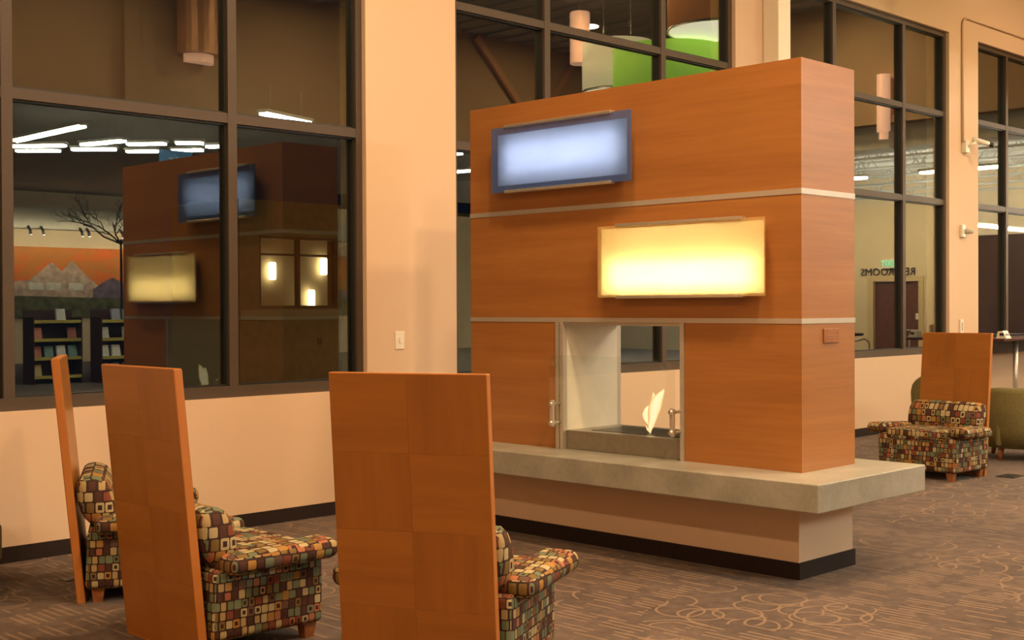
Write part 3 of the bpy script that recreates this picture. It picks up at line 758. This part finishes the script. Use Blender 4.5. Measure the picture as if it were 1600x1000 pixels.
# text faces -x: local x axis -> -y
Mtx = Matrix(((0, 0, -1, XE-.012), (-1, 0, 0, -4.42), (0, 1, 0, 2.085), (0, 0, 0, 1)))
t = empty('wall_lettering', (0, 0, 0)); tag(t, 'dark letters reading RESTROOMS on the beige end wall', 'lettering')
text_mesh('letters', 'RESTROOMS', .20, .008, 'letter_dark', t, Mtx)
t = wthing('exit_sign', (XE-.03, -4.385, 2.24)); tag(t, 'green lit EXIT sign over the restroom door', 'exit sign')
MB().box(XE-.05, XE, -4.52, -4.25, 2.155, 2.33, .004).build('case', 'white_plastic', t)
Mtx = Matrix(((0, 0, -1, -.025), (-1, 0, 0, 0), (0, 1, 0, 0), (0, 0, 0, 1)))
text_mesh('letters', 'EXIT', .15, .003, 'exit_green', t, Mtx)
MB().box(XE-.008, XE, -3.89+.03, -3.83+.03, 1.2, 1.31).build('switch_plate_tmp', 'white_plastic').name = 'switch_plate'
tag(bpy.data.objects['switch_plate'], 'white switch plate on the end wall beside the door', 'light switch')

# café chairs and a table in the end area
def cafe_chair(label, loc, rz):
    t = empty('cafe_chair', loc, rz); tag(t, label, 'chair', 'cafe chairs')
    MB().rbox((0, 0, .78), (.21, .21, .015), .012, 2).build('seat', 'chair_seat_cafe', t)
    pts = [(-.20+.04*math.cos(a), .20*math.sin(a)) for a in [R(-85+170*i/8) for i in range(9)]]
    mb = MB(); vs = []; fs = []
    for i in range(9):
        y = -.21+.42*i/8; dx = -.22-.05*(1-(y/.21)**2)
        top = 1.20-.05*(y/.21)**2
        vs += [(dx, y, .89), (dx-.015, y, .89), (dx-.03, y, top), (dx-.015, y, top)]
    for i in range(8):
        a, b2 = i*4, i*4+4
        fs += [(a, b2, b2+3, a+3), (a+1, a+2, b2+2, b2+1), (a+3, b2+3, b2+2, a+2), (a, a+1, b2+1, b2)]
    fs += [(0, 3, 2, 1), (32, 33, 34, 35)]
    mb.add(vs, fs).build('backrest', 'chair_seat_cafe', t)
    for y in (-.19, .19):
        MB().tube([(.19, y, 0), (.17, y, .77)], .012, 6).build('leg', 'steel_pipe', t)
        MB().tube([(-.24, y, 0), (-.19, y, .77), (-.24, y, 1.12)], .012, 6).build('leg', 'steel_pipe', t)
        MB().tube([(-.2, y, .95), (.05, y*1.08, .99), (.16, y*1.05, .93), (.17, y, .77)], .011, 6).build('armrest', 'steel_pipe', t)
cafe_chair('wooden cafe chair near the end windows', (18.0, -1.62, 0), R(200))
cafe_chair('wooden cafe chair next to the round cafe table', (16.5, -3.1, 0), R(120))
cafe_chair('wooden cafe chair set against the end window area', (16.35, -1.95, 0), R(10))
t = wthing('cafe_table', (17.05, -2.55, 0)); tag(t, 'small dark round cafe table near the end windows', 'table')
MB().lathe([(.34, 1.01), (.36, 1.02), (.36, 1.04), (.35, 1.05)], 32, (17.05, -2.55)).build('table_top', 'dark_table', t)
MB().lathe([(.24, 0), (.24, .015), (.04, .04), (.035, 1.01)], 20, (17.05, -2.55)).build('pedestal', 'black_plastic', t)

# mural on the far back wall with spots above it, racks in front
t = wthing('wall_mural', (18, YB, 2.4)); tag(t, 'long mural of an orange sky over purple mountains and a lodge', 'mural')
MB().box(11, 26, YB, YB+.03, 1.2, 3.15).build('sky', 'mural_sky', t)
def ridge(pts, z0, m_, y):
    P = [(pts[0][0], z0)] + pts + [(pts[-1][0], z0)]
    MB().prism([(z, x) for x, z in P], 1, YB+.03, YB+.03+y).build('ridge', m_, t)
ridge([(11, 2.0), (12.5, 2.3), (13.5, 2.1), (15.2, 2.25), (15.8, 2.75), (16.1, 2.5), (16.4, 2.8), (16.8, 2.4), (17.2, 2.1)], 1.2, 'mural_peak', .004)
ridge([(17.0, 2.0), (17.3, 2.2), (17.6, 2.35), (18, 2.15), (18.6, 2.25), (19.2, 2.0), (20.5, 2.3), (22, 2.0), (24, 2.25), (26, 2.0)], 1.2, 'mural_hill', .008)
ridge([(11, 1.85), (13, 1.78), (15, 1.82), (18, 1.75), (22, 1.8), (26, 1.72)], 1.2, 'mural_ground', .012)
for k, x in enumerate((15.15, 15.65, 16.3)): MB().box(x, x+.42, YB+.035, YB+.05, 1.98, 2.18).build('lodge', 'mural_lodge', t)
struct(MB().box(11, 26, YB, YB+.5, 3.62, 4.2).build('trim_2', 'beam_grey'))
for k, x in enumerate((14.95, 15.3, 16.4, 16.6, 17.6, 17.8, 13.2, 19.2)):
    t = wthing('track_spot', (x, YB+.62, 3.5)); tag(t, 'small track spotlight above the mural', 'spotlight', 'track spots')
    MB().tube([(x, YB+.5, 3.66), (x, YB+.62, 3.56), (x, YB+.66, 3.46)], .04, 8).build('can', 'black_plastic', t)
    MB().lathe([(.032, 3.435), (.032, 3.445)], 10, (x, YB+.67)).build('bulb', 'spot_bulb', t)
for k, (x, y) in enumerate(((11.4, -16.6), (12.6, -16.2), (13.6, -17.0), (14.6, -19))):
    t = wthing('magazine_rack', (x, y, 0)); tag(t, ['leftmost dark red magazine rack before the mural', 'second dark red magazine rack before the mural', 'third dark red magazine rack before the mural', 'rearmost dark red magazine rack before the mural'][k], 'rack')
    MB().box(x-.5, x+.5, y-.25, y-.22, 0, 1.45).build('back_panel', 'shelf_maroon', t)
    for s_ in (-.5, .48): MB().box(x+s_, x+s_+.02, y-.22, y+.22, 0, 1.3).build('side_panel', 'shelf_maroon', t)
    for j in range(4):
        z = .12+.36*j
        MB().box(x-.48, x+.48, y-.22, y+.2, z, z+.02).build('shelf', 'shelf_maroon', t)
        MB().box(x-.48, x+.48, y+.2, y+.21, z-.01, z+.05).build('shelf_lip', 'shelf_edge', t)
        for q in range(4):
            if random.random() < .25: continue
            xx = x-.36+.24*q
            o = MB().box(-.09, .09, 0, .02+.05*random.random(), 0, .24).build('magazine', 'paper_%d' % random.choice([0, 0, 0, 1, 2, 3, 4]))
            o.location = (xx, y+.06, z+.021); o.rotation_euler = (R(14), 0, 0)
            tag(o, 'magazine pile on shelf %s of the %s dark red rack' % (['one', 'two', 'three', 'four'][j], ['leftmost', 'second', 'third', 'rearmost'][k]), 'magazine', 'magazines on the racks')
# hanging blue sign
t = wthing('hanging_sign', (9.98, -9.5, 3.65)); tag(t, 'blue hanging sign with a white scribble', 'sign')
MB().box(9.70, 10.24, -9.53, -9.49, 3.46, 3.82).build('board', 'sign_blue', t)
MB().tube([(10.12-.035*i, -9.48, 3.66+.07*math.sin(i*1.9)) for i in range(9)], .011, 6).tube([(10.1, -9.48, 3.54), (9.85, -9.48, 3.56)], .009, 6).build('lettering', 'white_plastic', t)
MB().tube([(9.8, -9.51, 3.82), (9.8, -9.51, 4.65)], .005, 5).tube([(10.14, -9.51, 3.82), (10.14, -9.51, 4.65)], .005, 5).build('suspension_wire', 'steel_pipe', t)
# bare decorative tree in the store
t = wthing('bare_tree', (13.9, -18.6, 0)); tag(t, 'bare branching decorative tree standing in the store', 'tree')
MB().tube([(13.9, -18.6, 0), (13.94, -18.6, 1.6), (13.9, -18.55, 3.0)], [.035, .03, .025], 8).build('trunk', 'branch', t)
mb = MB()
def grow(p, d, L, r, lev):
    q = p + d*L; mb.tube([p, p+d*L*.5+Vector((random.uniform(-.04, .04),)*3), q], [r, r*.85, r*.6], 5)
    if lev:
        for _ in range(3 if lev > 1 else 4):
            d2 = (d + Vector((random.uniform(-.8, .8), random.uniform(-.8, .8), random.uniform(-.25, .6)))).normalized()
            grow(p + d*L*random.uniform(.5, 1), d2, L*.68, r*.55, lev-1)
for k in range(6): grow(Vector((13.9, -18.55, 2.9)), Vector((math.cos(k*1.1)*1.0, math.sin(k*1.1)*.8, .55)).normalized(), .75, .022, 3)
mb.build('branches', 'branch', t)['kind'] = 'stuff'

# ------------------------------------------------------------------ outdoors: dark ground and the neighbouring wing with a lit window
struct(MB().box(XL, 34, .3, 8.0, -.2, -.1).build('ground_outside', 'asphalt'))
t = wthing('neighbour_wing', (11, 9.5, 0)); tag(t, 'dark brown neighbouring wing seen through the glass with a lit window', 'building')
MB().box(9.95, 10.28, 8, 8.25, -.1, 3.0).box(11.66, 16, 8, 8.25, -.1, 3.0).box(10.28, 11.66, 8, 8.25, -.1, 1.46).box(10.28, 11.66, 8, 8.25, 2.5, 3.0).build('wall', 'ext_wall', t)
MB().box(9.95, 13, 7.97, 8.0, 1.30, 1.44).build('sill_band', 'ext_trim', t)
for q in ((10.28, 10.32, 1.46, 2.5), (11.62, 11.66, 1.46, 2.5), (10.95, 11.0, 1.46, 2.5), (10.32, 11.62, 1.46, 1.50), (10.32, 11.62, 2.46, 2.5), (10.32, 11.62, 2.22, 2.25)):
    MB().box(q[0], q[1], 8.02, 8.1, q[2], q[3]).build('window_bar', 'frame_bronze', t)
MB().box(9.95, 13.4, 9.68, 9.8, 0, 3).box(9.95, 13.4, 8.25, 9.68, 2.9, 3.0).box(9.95, 10.05, 8.25, 9.68, 0, 2.9).box(13.3, 13.4, 8.25, 9.68, 0, 2.9).build('room', 'wall_paint_end', t)
for x, y, z in ((11.60, 9.60, 2.05), (12.60, 9.60, 2.14), (12.35, 9.60, 1.62)):
    MB().lathe([(.045, z-.14), (.06, z-.12), (.06, z+.12), (.045, z+.14)], 14, (x, y)).build('lamp', 'sconce_warm', t)
MB().box(11.28, 11.36, 7.99, 8.0, .92, 1.02).build('vent', 'black_plastic', t)

for o in bpy.data.objects:
    if '_w' in o: del o['_w']
